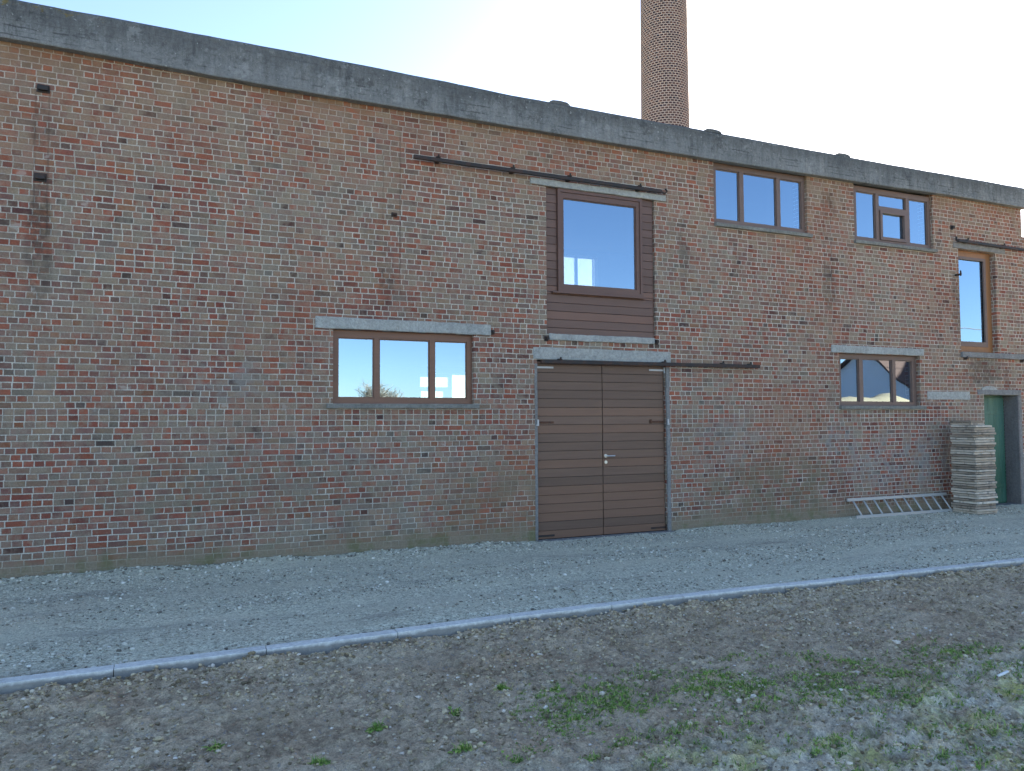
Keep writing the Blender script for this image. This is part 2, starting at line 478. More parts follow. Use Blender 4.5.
M = dict(
    brick=mat_brick(), chimney=mat_chimney_brick(),
    coping=mat_concrete('mouldy_concrete', (.115, .122, .124), (.245, .25, .245), .5, True, .5),
    lintel=mat_concrete('pale_concrete', (.27, .28, .265), (.40, .405, .38), .3, False, .3),
    sill=mat_concrete('stone_sill', (.15, .15, .135), (.24, .235, .21), .3, False, .35),
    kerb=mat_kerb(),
    render=mat_concrete('old_render', (.17, .165, .16), (.255, .25, .24), .35, False, .3),
    reveal=mat_concrete('grimy_render', (.13, .12, .118), (.20, .188, .18), .35, False, .3),
    frame=mat_wood('window_frame_wood', (.180, .092, .060), rough=.42),
    hatch_frame=mat_wood('dark_hatch_frame', (.125, .070, .055), rough=.45),
    frame_grey=mat_wood('weathered_frame_wood', (.150, .100, .082), rough=.5),
    frame_or=mat_wood('oiled_frame_wood', (.255, .120, .050), rough=.45, axis='z'),
    door=mat_wood('door_boards', (.142, .085, .060), plank=.1252, rough=.42),
    clad=mat_wood('cladding_boards', (.138, .080, .062), plank=.1212, rough=.45),
    dark=mat_plain('dark_gap', (.012, .011, .010), .9),
    iron=mat_plain('rusty_iron', (.020, .017, .017), .6, .0, .5, 9, (.045, .022, .015)),
    rust=mat_plain('rust', (.10, .042, .022), .8, 0, .6, 25, (.05, .025, .02)),
    steel=mat_plain('brushed_steel', (.58, .58, .57), .32, 1.0, .2),
    galv=mat_plain('galvanised_steel', (.40, .41, .42), .5, .6, .3),
    alu=mat_plain('weathered_aluminium', (.42, .42, .405), .5, .2, .3, 20),
    glass=mat_glass(), gravel=mat_gravel(), soil=mat_soil(), slab=mat_slab(), green=mat_green(),
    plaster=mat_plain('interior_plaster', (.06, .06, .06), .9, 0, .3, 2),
    stone=mat_rock('gravel_rock', [(0, (.12, .11, .09)), (.30, (.31, .295, .235)), (.7, (.53, .51, .42)), (.93, (.64, .62, .53)), (1, (.76, .74, .67))]),
    clod=mat_rock('soil_clod_earth', [(0, (.16, .125, .075)), (.5, (.41, .335, .21)), (.92, (.58, .50, .35)), (.98, (.64, .57, .47)), (1, (.70, .66, .58))]),
    leaf=mat_leaf(),
    white=mat_plain('white_plastic', (.72, .73, .74), .4, 0, .15),
    sand=mat_plain('sunny_sand', (.30, .24, .15), .95, 0, .5, 2.0),
    housewall=mat_plain('painted_house_wall', (.62, .63, .66), .9, 0, .15, 2),
    rooftile=mat_plain('roof_tiles', (.12, .065, .045), .8, 0, .4, 6),
    bark=mat_plain('bark', (.07, .055, .045), .95, 0, .4, 8),
    twig=mat_plain('pale_twigs', (.26, .22, .17), .95, 0, .3, 8),
    barnbrick=mat_plain('barn_brick', (.15, .115, .095), .95, 0, .5, 5),
)

# ---------------------------------------------------------------- building
B = tag(empty('brick_warehouse', (0, 0, 0)), 'long flat-roofed red brick warehouse with brown timber windows and a mouldy concrete coping', 'building')
XL, XR, DEPTH, ZTOP = -14.0, 15.5, 7.3, 5.95
WT = .32
openings = {  # x0,x1,z0,z1
    'hatch': (4.86, 6.72, 2.94, 5.07), 'door': (4.70, 6.90, -.30, 2.56),
    'A': (1.83, 3.74, 1.92, 2.87), 'B': (7.86, 9.83, 4.84, 5.95), 'C': (10.92, 12.93, 4.84, 5.95),
    'D': (10.48, 12.47, 1.92, 2.83), 'E': (13.60, 14.66, 2.95, 4.92), 'G': (14.20, 15.22, -.30, 2.14)}

def wall_with_openings(x0, x1, z0, z1, y0, y1, ops, fine=.5):
    xs = {x0, x1}; zs = {z0, z1}
    for a, b, c, d in ops: xs |= {a, b}; zs |= {c, d}
    xs = sorted(q for q in xs if x0 <= q <= x1); zs = sorted(q for q in zs if z0 <= q <= z1)
    def hole(i, j):
        if i < 0 or j < 0 or i >= len(xs) - 1 or j >= len(zs) - 1: return True
        cx = (xs[i] + xs[i + 1]) / 2; cz = (zs[j] + zs[j + 1]) / 2
        return any(a < cx < b and c < cz < d for a, b, c, d in ops)
    mb = MB()
    for i in range(len(xs) - 1):
        for j in range(len(zs) - 1):
            if hole(i, j): continue
            a, b, c, d = xs[i], xs[i + 1], zs[j], zs[j + 1]
            mb.quad((a, y0, c), (b, y0, c), (b, y0, d), (a, y0, d))
            mb.quad((a, y1, d), (b, y1, d), (b, y1, c), (a, y1, c))
            if hole(i - 1, j): mb.quad((a, y1, c), (a, y0, c), (a, y0, d), (a, y1, d))
            if hole(i + 1, j): mb.quad((b, y0, c), (b, y1, c), (b, y1, d), (b, y0, d))
            if hole(i, j - 1): mb.quad((a, y0, c), (a, y1, c), (b, y1, c), (b, y0, c))
            if hole(i, j + 1): mb.quad((a, y0, d), (b, y0, d), (b, y1, d), (a, y1, d))
    return mb

def weld(o):
    bm = bmesh.new(); bm.from_mesh(o.data)
    bmesh.ops.remove_doubles(bm, verts=bm.verts, dist=1e-4)
    bm.to_mesh(o.data); bm.free(); return o

fw = weld(wall_with_openings(XL, XR, -.3, ZTOP, 0, WT, list(openings.values())).build('front_wall', M['brick'], B))
bops = [(8.3, 9.80, 4.3, 5.83), (5.10, 6.62, 1.6, 2.79)]
weld(wall_with_openings(XL, XR, -.3, ZTOP, DEPTH - .3, DEPTH, bops).build('back_wall', M['barnbrick'], B))
MB().box(XL, XL + .3, WT, DEPTH - .3, -.3, ZTOP).build('end_wall', M['brick'], B)
MB().box(XR - .3, XR, WT, DEPTH - .3, -.3, ZTOP).build('end_wall', M['brick'], B)
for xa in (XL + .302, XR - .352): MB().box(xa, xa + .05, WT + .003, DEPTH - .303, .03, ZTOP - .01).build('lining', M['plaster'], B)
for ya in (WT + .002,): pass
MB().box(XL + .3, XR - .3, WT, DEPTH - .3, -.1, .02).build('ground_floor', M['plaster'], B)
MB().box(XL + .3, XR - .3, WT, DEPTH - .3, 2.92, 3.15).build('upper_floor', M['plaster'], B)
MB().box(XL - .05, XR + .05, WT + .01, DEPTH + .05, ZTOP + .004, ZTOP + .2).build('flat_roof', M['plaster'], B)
# lower wing continuing to the right of the corner
MB().box(XR + .003, XR + 9.0, .02, 5.5, -.3, 5.33).build('low_wing', M['brick'], B)

# concrete coping beam, slightly sagging, with its caps
def lerp(tab, x, smooth=False):
    if x <= tab[0][0]: return tab[0][1]
    for (a, p), (b, q) in zip(tab, tab[1:]):
        if x <= b:
            t = (x - a) / (b - a)
            return p + (q - p) * (t * t * (3 - 2 * t) if smooth else t)
    return tab[-1][1]
ztop = [(-1.8, 6.340), (1.4, 6.328), (5.0, 6.280), (7.5, 6.278), (11, 6.272), (15.4, 6.285)]
zbot = [(-1.8, 5.884), (1.4, 5.832), (7.1, 5.822), (11, 5.849), (13.5, 5.882), (15.3, 5.879)]
mb = MB(); xs = [XL - .1 + i * .1 for i in range(int((XR + .13 - XL + .1) / .1) + 1)]; ring = []
for x in xs:
    zt = lerp(ztop, x, True) + noise.noise((x * 1.3, 0, 5)) * .006 + noise.noise((x * 5, 0, 9)) * .003
    zb = lerp(zbot, x, True) + noise.noise((x * 4, 3, 5)) * .004
    yf = -.112 + noise.noise((x * 2, 7, 1)) * .006
    ring.append([(x, yf + .006, zb), (x, yf, zb + .012), (x, yf + noise.noise((x * 5, 2, 2)) * .006, zb + .17), (x, yf + noise.noise((x * 5, 2, 4)) * .006, zb + .33), (x, yf + .004, zt - .035), (x, yf + .035, zt), (x, .30, zt + .005), (x, .33, zt - .03), (x, .33, ZTOP + .004), (x, -.0, ZTOP + .004 if False else zb + .001)])
n = len(ring[0]); vs = [p for r_ in ring for p in r_]; fs = []
for i in range(len(ring) - 1):
    for k in range(n):
        fs.append((i * n + k, (i + 1) * n + k, (i + 1) * n + (k + 1) % n, i * n + (k + 1) % n))
fs.append(tuple(range(n))); fs.append(tuple(reversed([(len(ring) - 1) * n + k for k in range(n)])))
mb.add(vs, fs); coping = mb.build('coping_beam', M['coping'], B)
for cx in (-3.2, -.45, 2.3, 5.05, 7.80, 10.60, 13.4):
    if cx in (2.3, -.45, 13.4): continue
    prof = [(-.17, 0), (-.155, .028), (-.11, .048), (0, .055), (.11, .048), (.155, .028), (.17, 0)]
    zt = lerp(ztop, cx) - .012
    vs = [(cx + a, -.095, zt + b) for a, b in prof] + [(cx + a, .31, zt + b) for a, b in prof]
    k = len(prof); fs = [tuple(range(k)), tuple(reversed(range(k, 2 * k)))] + [(i, i + k, (i + 1) % k + k, (i + 1) % k) for i in range(k)]
    MB().add(vs, fs).build('coping_cap', M['coping'], coping, smooth=False)

def bar(mb, x0, x1, z0, z1, yf, th=.07): mb.box(x0, x1, yf, yf + th, z0, z1)

def pane(parent, x0, x1, z0, z1, y):
    return MB().quad((x0 - .004, y, z0 - .004), (x1 + .004, y, z0 - .004), (x1 + .004, y, z1 + .004), (x0 - .004, y, z1 + .004)).build('pane', M['glass'], parent)

def beads(mb, x0, x1, z0, z1, y):
    """rebate step round a pane"""
    t = .014
    mb.box(x0, x1, y, y + .02, z0, z0 + t); mb.box(x0, x1, y, y + .02, z1 - t, z1)
    mb.box(x0, x0 + t, y, y + .02, z0 + t, z1 - t); mb.box(x1 - t, x1, y, y + .02, z0 + t, z1 - t)

def casement(name, op, yf, panes, mat, label=None, zclip=None):
    """frame mesh filling the opening with holes for the panes (panes: list of (x0,x1,z0,z1)) -> the frame object"""
    x0, x1, z0, z1 = op
    z1 = zclip or z1
    fr = weld(wall_with_openings(x0 + .002, x1 - .002, z0 + .002, z1 - .002, yf, yf + .08, panes).build('window', mat, B))
    bd = MB()
    for p in panes:
        beads(bd, *p, yf + .022)
    bd.build('glazing_bead', mat, fr)
    for p in panes: pane(fr, *p, yf + .034)
    if label: fr['label'] = label
    return fr

wA = casement('A', openings['A'], .075, [(1.905, 2.375, 1.995, 2.775), (2.445, 3.135, 1.995, 2.775), (3.205, 3.67, 1.995, 2.775)], M['frame'], 'low three-pane window left of the door')
wB = casement('B', openings['B'], .055, [(7.95, 8.43, 4.925, 5.75), (8.515, 9.215, 4.925, 5.75), (9.295, 9.765, 4.925, 5.75)], M['frame_grey'], 'high three-pane window under the coping', 5.845)
wC = casement('C', openings['C'], .055, [(11.04, 11.52, 4.925, 5.75), (11.60, 12.29, 5.53, 5.75), (11.60, 12.29, 4.915, 5.46), (12.38, 12.86, 4.925, 5.75)], M['frame_grey'], 'high window with a small opening sash in its middle', 5.845)
sash = weld(wall_with_openings(11.61, 12.28, 4.92, 5.455, .034, .085, [(11.665, 12.228, 4.975, 5.412)]).build('sash', M['frame_grey'], wC))
wD = casement('D', openings['D'], .08, [(10.60, 11.04, 1.985, 2.75), (11.13, 11.86, 1.985, 2.75), (11.94, 12.36, 1.985, 2.75)], M['frame_grey'], 'low three-pane window above the ladder')
wE = casement('E', openings['E'], .105, [(13.70, 14.52, 3.07, 4.81)], M['frame_or'], 'tall narrow window with an orange timber frame')
weld(wall_with_openings(13.702, 14.518, 3.072, 4.808, .098, .128, [(13.74, 14.455, 3.165, 4.755)]).build('sash', M['frame_grey'], wE))

# hatch: planked cladding round a square window
cl = MB(); BW = .1212
x0, x1, z0, z1 = openings['hatch']
k0 = 0; zz = z0
rows = []
kk = math.floor(z0 / BW)
while kk * BW < z1:
    a = max(kk * BW + .0025, z0); b = min((kk + 1) * BW - .0025, z1 - .002); kk += 1
    if b - a > .01: rows.append((a, b))
WX0, WX1, WZ0, WZ1 = 5.05, 6.50, 3.555, 5.065
for a, b in rows:
    d = random.uniform(-.002, .002)
    if b <= WZ0: cl.box(x0 + .012, x1 - .012, .035 + d, .06, a, b)
    else:
        if a < WZ0: 
            cl.box(x0 + .012, x1 - .012, .035 + d, .06, a, WZ0 - .004); a = WZ0
        cl.box(x0 + .012, WX0 - .006, .035 + d, .06, a, b); cl.box(WX1 + .006, x1 - .012, .035 + d, .06, a, b)
hatch = cl.build('hatch_cladding', M['clad'], B, bevel=.003, seg=1)
weld(wall_with_openings(x0 + .002, x1 - .002, z0 + .002, z1 - .002, .062, .10, [(WX0, WX1, WZ0, WZ1)]).build('backing_board', M['dark'], hatch))
wH = weld(wall_with_openings(WX0, WX1, WZ0, WZ1, -.005, .09, [(WX0 + .045, WX1 - .045, WZ0 + .045, WZ1 - .045)]).build('window', M['hatch_frame'], B)); wH['label'] = 'large square window set in dark planks'
sh = weld(wall_with_openings(WX0 + .047, WX1 - .047, WZ0 + .047, WZ1 - .047, .012, .08, [(WX0 + .095, WX1 - .105, WZ0 + .105, WZ1 - .125)]).build('sash', M['hatch_frame'], wH))
bd = MB(); beads(bd, WX0 + .095, WX1 - .105, WZ0 + .105, WZ1 - .125, .030); bd.build('glazing_bead', M['hatch_frame'], wH)
pane(wH, WX0 + .095, WX1 - .105, WZ0 + .105, WZ1 - .125, .046)
hs = MB().box(WX0 - .10, WX1 + .02, -.03, .034, WZ0 - .028, WZ0 - .003).build('window_ledge', M['hatch_frame'], wH, bevel=.004)

# lintels and sills
def lump(name, x0, x1, y0, y1, z0, z1, m, seed, bev=.008, amp=.005):
    o = MB().box(x0, x1, y0, y1, z0, z1).build(name, m, B, bevel=bev)
    return wobble(o, amp, 7, seed, sub=5)
lump('lintel', 1.60, 3.99, -.025, .07, 2.872, 3.02, M['lintel'], 1, .012, .009)
lump('lintel', 10.30, 12.56, -.025, .075, 2.834, 2.965, M['lintel'], 2, .012, .009)
lump('lintel', 4.64, 6.98, -.012, .05, 2.565, 2.735, M['lintel'], 3, .006, .004)
lump('lintel', 4.60, 6.92, -.035, .034, 5.07, 5.165, M['lintel'], 4, .010, .008)
lump('lintel', 13.46, 14.95, -.018, .10, 4.922, 5.03, M['render'], 5, .008, .006)
lump('hatch_sill', 4.89, 6.68, -.03, .034, 2.842, 2.938, M['lintel'], 6, .012, .010)
lump('wall_patch', 12.64, 13.80, -.010, .05, 2.04, 2.19, M['lintel'], 7, .006, .004)
lump('lintel', 14.02, 15.30, -.012, .28, 2.142, 2.24, M['render'], 8, .006, .005)
lump('window_sill', 13.58, 15.46, -.05, .102, 2.842, 2.946, M['render'], 9, .008, .006)
def sill(par, x0, x1, zt, yb, seed):
    o = MB().box(x0, x1, -.055, yb, zt - .058, zt).build('window_sill', M['sill'], par, bevel=.006)
    wobble(o, .006, 6, seed, sub=4)
sill(wA, 1.75, 3.80, 1.918, .074, 11); sill(wB, 7.86, 9.90, 4.838, .054, 12); sill(wC, 10.90, 12.97, 4.838, .054, 13); sill(wD, 10.46, 12.55, 1.918, .079, 14)
# plastered arch patch over the green door's corner
mb = MB(); prof = [(14.0 + .0 + .22 * math.cos(a), 2.235 + .075 * math.sin(a)) for a in [math.pi * i / 10 for i in range(11)]]
vs = [(14.36 - 14.0 + a, -.012, b) for a, b in prof] + [(14.36 - 14.0 + a, .02, b) for a, b in prof]; k = len(prof)
mb.add(vs, [tuple(reversed(range(k)))] + [(i, i + 1, i + 1 + k, i + k) for i in range(k - 1)] + [(k - 1, 0, k, 2 * k - 1)])
mb.build('plaster_patch', M['lintel'], B)

# double door
yD = .055; zb0, zt0 = .012, 2.535
jamb = MB(); jamb.box(4.66, 4.703, -.006, .03, -.25, 2.50); jb = jamb.build('door_jamb', M['render'], B, bevel=.005); wobble(jb, .008, 6, 21, sub=5)
jamb = MB(); jamb.box(6.897, 6.955, -.006, .03, -.25, 2.50); jb = jamb.build('door_jamb', M['render'], B, bevel=.005); wobble(jb, .008, 6, 22, sub=5)
MB().box(4.705, 6.895, yD + .06, yD + .09, -.2, 2.56).build('door_backing', M['dark'], B)
for s, (xa, xb) in (('l', (4.722, 5.788)), ('r', (5.800, 6.880))):
    mb = MB(); PB = .1252; k = 0
    while k * PB < zt0 - .02:
        a = max(k * PB + .0022, zb0); b = min((k + 1) * PB - .0022, zt0); k += 1
        d = random.uniform(-.0025, .0025)
        mb.box(xa, xb, yD + d, yD + .05, a, b)
    leaf = mb.build('door_leaf', M['door'], B, bevel=.0025, seg=1)
    MB().box(xa + .004, xb - .004, yD + .012, yD + .045, zb0, zt0).build('leaf_core', M['dark'], leaf)
    out = xa if s == 'l' else xb; sg = 1 if s == 'l' else -1
    for hz in (2.452, .055):
        h = MB()
        h.box(min(out, out + sg * .26), max(out, out + sg * .26), yD - .010, yD - .004, hz - .013, hz + .013)
        h.tube([(out - sg * .012, yD - .012, hz - .045), (out - sg * .012, yD - .012, hz + .045)], .012)
        h.build('hinge', M['galv'] if hz > 1 else M['iron'], leaf)
    h = MB(); hz = 1.665
    h.box(min(out + sg * .005, out + sg * .26), max(out + sg * .005, out + sg * .26), yD - .010, yD - .004, hz - .016, hz + .012)
    h.build('strap_hinge', M['rust'], leaf)
    h = MB(); h.tube([(out - sg * .025, -.025, hz - .05), (out - sg * .025, -.025, hz + .04)], .017); h.box(min(out - sg * .02, out - sg * .05), max(out - sg * .02, out - sg * .05), -.03, .0, hz - .05, hz - .03)
    h.build('hinge_pin', M['galv'], leaf)
    if s == 'r':
        h = MB(); h.tube([(5.838, yD - .002, 1.165), (5.838, yD - .012, 1.165)], .026, 16)
        h.tube([(5.838, yD - .01, 1.165), (5.838, yD - .055, 1.165), (5.85, yD - .062, 1.165), (5.965, yD - .062, 1.165)], .0095, 10)
        h.build('handle', M['steel'], leaf, smooth=False)
        MB().tube([(5.838, yD - .002, 1.072), (5.838, yD - .016, 1.072)], .024, 16).build('lock', M['steel'], leaf)
        MB().box(6.62, 6.65, yD - .02, yD - .003, 1.64, 1.70).build('latch', M['rust'], leaf)
MB().box(4.66, 6.95, -.09, .05, -.2, .006).build('door_sill', M['render'], B, bevel=.006)

# sliding-door rails left on the wall
def rail(pts, r, brackets, name='sliding_rail'):
    mb = MB(); (xa, ya, za), (xb, yb, zb) = pts
    mb.add([(xa, ya - .022, za - r), (xa, ya + .022, za - r), (xa, ya + .022, za + r), (xa, ya - .022, za + r),
            (xb, yb - .022, zb - r), (xb, yb + .022, zb - r), (xb, yb + .022, zb + r), (xb, yb - .022, zb + r)],
           [(3, 2, 1, 0), (4, 5, 6, 7), (0, 1, 5, 4), (1, 2, 6, 5), (2, 3, 7, 6), (3, 0, 4, 7)])
    rl = mb.build(name, M['iron'], B, bevel=.006)
    for x in brackets:
        t = (x - xa) / (xb - xa); z = za + (zb - za) * t
        b = MB(); b.box(x - .025, x + .025, ya + .024, .0, z - .026, z + .026); b.box(x - .03, x + .03, ya - .026, ya + .026, z + r + .002, z + r + .016)
        b.tube([(x, ya - .03, z + r + .01), (x, ya - .03, z + r + .04)], .014)
        b.build('bracket', M['iron'], rl)
    return rl
r1 = rail([(2.86, -.085, 5.205), (6.80, -.085, 5.195)], .026, (3.2, 4.3, 5.2, 6.4))
MB().tube([(6.80, -.085, 5.19), (6.86, -.085, 5.17), (6.90, -.085, 5.21), (6.87, -.085, 5.25)], .016).build('hook', M['iron'], r1)
rail([(4.72, -.085, 2.525), (8.65, -.085, 2.545)], .027, (5.02, 6.80, 7.9, 8.45))
r3 = rail([(13.50, -.075, 5.05), (15.52, -.075, 5.03)], .024, (13.75, 14.8))
MB().tube([(13.50, -.075, 5.04), (13.46, -.075, 5.07), (13.46, -.075, 5.12)], .018).build('hook', M['iron'], r3)

# old iron wall anchors and pockets
for x, z, w, h in ((-1.39, 5.42, .10, .055), (-1.40, 4.42, .10, .065), (13.44, 5.31, .05, .05), (4.015, 2.92, .035, .04), (6.72, 2.885, .04, .045), (4.85, 2.865, .035, .04), (13.70, 2.84, .05, .05), (15.35, 2.83, .05, .05), (2.62, 4.42, .05, .03)):
    a = MB(); a.box(x - w / 2, x + w / 2, -.055, .004, z - h / 2, z + h / 2); a.box(x - w / 2 - .015, x + w / 2 + .012, -.012, .003, z - h / 2 - .02, z + h / 2 + .012)
    wobble(a.build('wall_anchor', M['iron'], B, bevel=.006), .006, 20, x)
a = MB(); a.tube([(13.5, 0, 4.40), (13.5, -.12, 4.40), (13.46, -.14, 4.40)], .018); a.tube([(13.46, -.14, 4.36), (13.46, -.14, 4.46)], .014); a.build('wall_anchor', M['iron'], B)

# green door on the right: boards, frame, plastered reveal
gx0, gx1 = 14.205, 15.215
mb = MB(); wbd = (gx1 - gx0 - .06) / 6
for k in range(6): mb.box(gx0 + .03 + k * wbd + .002, gx0 + .03 + (k + 1) * wbd - .002, .275, .305, .03, 2.10)
gd = mb.build('green_door', M['green'], B, bevel=.003, seg=1)
MB().box(gx0 + .02, gx1 - .02, .306, .33, .0, 2.138).build('door_backing', M['green'], gd)
for hz in (.35, 1.05, 1.8): MB().box(gx0 + .05, gx1 - .05, .262, .274, hz - .035, hz + .035).build('ledge', M['green'], gd, bevel=.003, seg=1) if hz != 1.05 else None
MB().box(15.19, 15.217, .0 - .006, .274, -.2, 2.139).build('door_reveal', M['reveal'], B)
wobble(MB().box(15.218, 15.30, -.010, .02, -.2, 2.138).build('door_jamb', M['render'], B, bevel=.004), .006, 6, 31, sub=5)
MB().box(14.21, 15.188, -.03, .272, -.2, .01).build('door_step', M['render'], B, bevel=.01)

# back windows, seen through the front glazing
def back_window(x0, x1, z0, z1, panes):
    fr = weld(wall_with_openings(x0 + .002, x1 - .002, z0 + .002, z1 - .002, DEPTH - .2, DEPTH - .13, panes).build('window', M['white'], B))
    fr['label'] = 'white back window seen through the glass'
    for p in panes: pane(fr, *p, DEPTH - .16)
back_window(8.3, 9.80, 4.3, 5.83, [(8.36, 9.20, 4.36, 5.79), (9.27, 9.77, 4.36, 5.79)])
back_window(5.10, 6.62, 1.6, 2.79, [(5.14, 5.82, 2.47, 2.70), (5.16, 5.70, 1.66, 2.37), (5.91, 6.56, 1.66, 2.76)])

# ---------------------------------------------------------------- chimney
mb = MB(); NS = 48; prof = [(0, .80), (4, .765), (8, .73), (10.5, .703), (14, .678), (17.6, .65), (17.9, .70), (18.3, .74), (18.6, .74), (18.65, .70), (19.0, .66)]
vs = []; fs = []
for z, r in prof: vs += [(r * math.cos(2 * math.pi * k / NS), r * math.sin(2 * math.pi * k / NS), z) for k in range(NS)]
for i in range(len(prof) - 1):
    for k in range(NS): fs.append((i * NS + k, i * NS + (k + 1) % NS, (i + 1) * NS + (k + 1) % NS, (i + 1) * NS + k))
fs.append(tuple((len(prof) - 1) * NS + k for k in range(NS)))
ch = mb.add(vs, fs).build('factory_chimney', M['chimney'], None, smooth=True, loc=(13.07, 8.62, 0))
tag(ch, 'tall round brick chimney rising behind the flat roof of the warehouse', 'chimney')

# ---------------------------------------------------------------- ground
def breaks(a, b, c, d, fine, coarse_n):
    """coarse from a to b, fine b..c, coarse c..d (geometric growth)"""
    out = []
    n = int(round((c - b) / fine))
    mid = [b + (c - b) * i / n for i in range(n + 1)]
    left = []; s = fine; x = b
    while x > a: s *= coarse_n; x -= s; left.append(max(x, a))
    right = []; s = fine; x = c
    while x < d: s *= coarse_n; x += s; right.append(min(x, d))
    return left[::-1] + mid + right
def sheet(xs, ys, fz, name, m):
    vs = []; nx = len(xs)
    for y in ys:
        for x in xs: vs.append((x, y, fz(x, y)))
    fs = [(j * nx + i, j * nx + i + 1, (j + 1) * nx + i + 1, (j + 1) * nx + i) for j in range(len(ys) - 1) for i in range(nx - 1)]
    mb = MB(); mb.v = vs; mb.f = fs
    return mb.build(name, m, None, smooth=True)
nf = lambda x, y, s, o=0: noise.noise((x * s, y * s, o))
KY = [(-12, -3.80), (-1.0, -3.78), (1.2, -3.72), (2.7, -3.655), (4.45, -3.655), (6.6, -3.72), (9.3, -3.80), (14, -3.9), (40, -4.1)]
kerb_y = lambda x: lerp(KY, x)
def soil_z(x, y):
    d = kerb_y(x) - .10 - y
    near = min(1, max(0, d / .25))
    if d < 0: return -.13
    fade = 1 if (-6 < x < 16 and y > -11) else .25
    z = -.040 - .035 * min(1, d / 1.2)
    z += fade * (nf(x, y, 1.1, 2) * .030 * near + nf(x, y, 3.7, 5) * .026 + nf(x, y, 9, 8) * .028 + abs(nf(x, y, 17, 3)) * .036 - .006 + nf(x, y, 30, 1) * .017)
    # ruts and dried crusts in the right foreground
    reg = min(1, max(0, (-y + .10 * x - 6.15) / .6)) * fade
    rid = nf(x * .9 + y * .7, (y * 3.1 - x * .8), 1.5, 11)
    z += reg * (abs(rid) * .085 - .015 + nf(x * 1.0, y * 2.0, 7, 4) * .030 + abs(nf(x, y * 1.6, 13, 6)) * .03)
    z += .030 * math.exp(-((d - .08) / .14) ** 2) * (nf(x, y, 2.3, 21) * 1.2 + .35) * fade
    return z
xs = breaks(-400, -2.6, 10.5, 400, .027, 1.35); ys = breaks(-400, -8.2, -3.75, 400, .022, 1.35)
tag(sheet(xs, ys, soil_z, 'soil_ground', M['soil']), 'bare brown earth with pale dried mud in front of the kerb', kind='structure')
def grav_z(x, y):
    z = -.014 * (math.exp(-((y + 1.15) / .2) ** 2) + math.exp(-((y + 2.65) / .22) ** 2)) + nf(x, y, .7, 1) * .020 + nf(x, y, 2.6, 3) * .007 + nf(x, y, 11, 4) * .007 + nf(x, y, 22, 6) * .006
    hump = max(0, 1 - abs(y) / .55)
    z += hump * (.035 + .03 * nf(x, y, 1.4, 9) + .018 * nf(x, y, 8, 9)) * (1 if x < 4.2 else .35) * (0 if 4.5 < x < 7.1 else 1)
    if y < kerb_y(x) + .25: z = z * .4 - .012
    if y < kerb_y(x) - .02: z = -.2
    return z
xs = breaks(-60, -3.6, 16.5, 60, .045, 1.4); ys = [-3.98 + i * .045 for i in range(89)] + [0.03]
tag(sheet(xs, ys, grav_z, 'gravel_road', M['gravel']), 'grey crushed gravel track along the foot of the warehouse wall', kind='structure')
# kerb: one-metre edging stones
mb = MB(); x = -14.37
while x < 30:
    g0 = .001; x2 = x + .998
    ya, yb = kerb_y(x), kerb_y(x2); dz = random.uniform(-.003, .003); dy = random.uniform(-.004, .004); tz = random.uniform(-.002, .002)
    ya += dy; yb += dy
    mb.add([(x + g0, ya - .068, -.25), (x2, yb - .068, -.25), (x2, yb + .03, -.25), (x + g0, ya + .03, -.25),
            (x + g0, ya - .066, .020 + dz), (x2, yb - .066, .020 + dz + tz), (x2, yb + .03, .026 + dz + tz), (x + g0, ya + .03, .026 + dz)],
           [(0, 3, 2, 1), (4, 5, 6, 7), (0, 1, 5, 4), (1, 2, 6, 5), (2, 3, 7, 6), (3, 0, 4, 7)])
    x += 1.001
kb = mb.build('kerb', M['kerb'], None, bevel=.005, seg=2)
tag(kb, 'pale concrete edging kerb between the gravel track and the bare soil', kind='structure')

# stones and clods
def rock_proto(seed, n=6):
    rnd = random.Random(seed)
    bm = bmesh.new(); bmesh.ops.create_icosphere(bm, subdivisions=1, radius=1)
    for v in bm.verts: v.co *= rnd.uniform(.62, 1.15)
    sx, sy, sz = rnd.uniform(.8, 1.3), rnd.uniform(.7, 1.1), rnd.uniform(.5, .85)
    for v in bm.verts: v.co = Vector((v.co.x * sx, v.co.y * sy, v.co.z * sz))
    vs = [v.co.copy() for v in bm.verts]; fs = [tuple(v.index for v in f.verts) for f in bm.faces]; bm.free()
    return vs, fs
protos = [rock_proto(i) for i in range(10)]
def scatter(mb, pts):
    rnd = random.Random(3)
    for (x, y, z, s) in pts:
        vs, fs = protos[rnd.randrange(10)]; a = rnd.uniform(0, 6.3); c, q = math.cos(a) * s, math.sin(a) * s; k = rnd.uniform(.8, 1.15)
        mb.add([(x + v.x * c - v.y * q, y + v.x * q + v.y * c, z + v.z * s * k) for v in vs], fs)
rnd = random.Random(11); pts = []
for _ in range(26000):
    x = rnd.uniform(-3.5, 14.5); y = rnd.uniform(-3.6, -.02)
    if y < kerb_y(x) + .06: continue
    if noise.noise((x * .35, y * 2.2, 7)) + rnd.uniform(-.16, .16) < -.06: continue
    s = rnd.choice((.006, .008, .009, .011, .013, .016)) * rnd.uniform(.8, 1.2)
    if rnd.random() < .012: s = rnd.uniform(.018, .03)
    pts.append((x, y, grav_z(x, y) + s * .25, s))
for _ in range(1300):      # coarse stones raked against the wall
    x = rnd.uniform(-3.5, 4.5) if rnd.random() < .7 else rnd.uniform(7.0, 14.3); y = -abs(rnd.gauss(0, .16)) - .02
    s = rnd.uniform(.008, .022) if x < 4.5 else rnd.uniform(.006, .013)
    pts.append((x, y, grav_z(x, y) + s * .4, s))
for _ in range(500):      # stones drawn up against the kerb
    x = rnd.uniform(-2, 12); y = kerb_y(x) + .05 + abs(rnd.gauss(0, .08)); s = rnd.uniform(.008, .020)
    pts.append((x, y, grav_z(x, y) + s * .4, s))
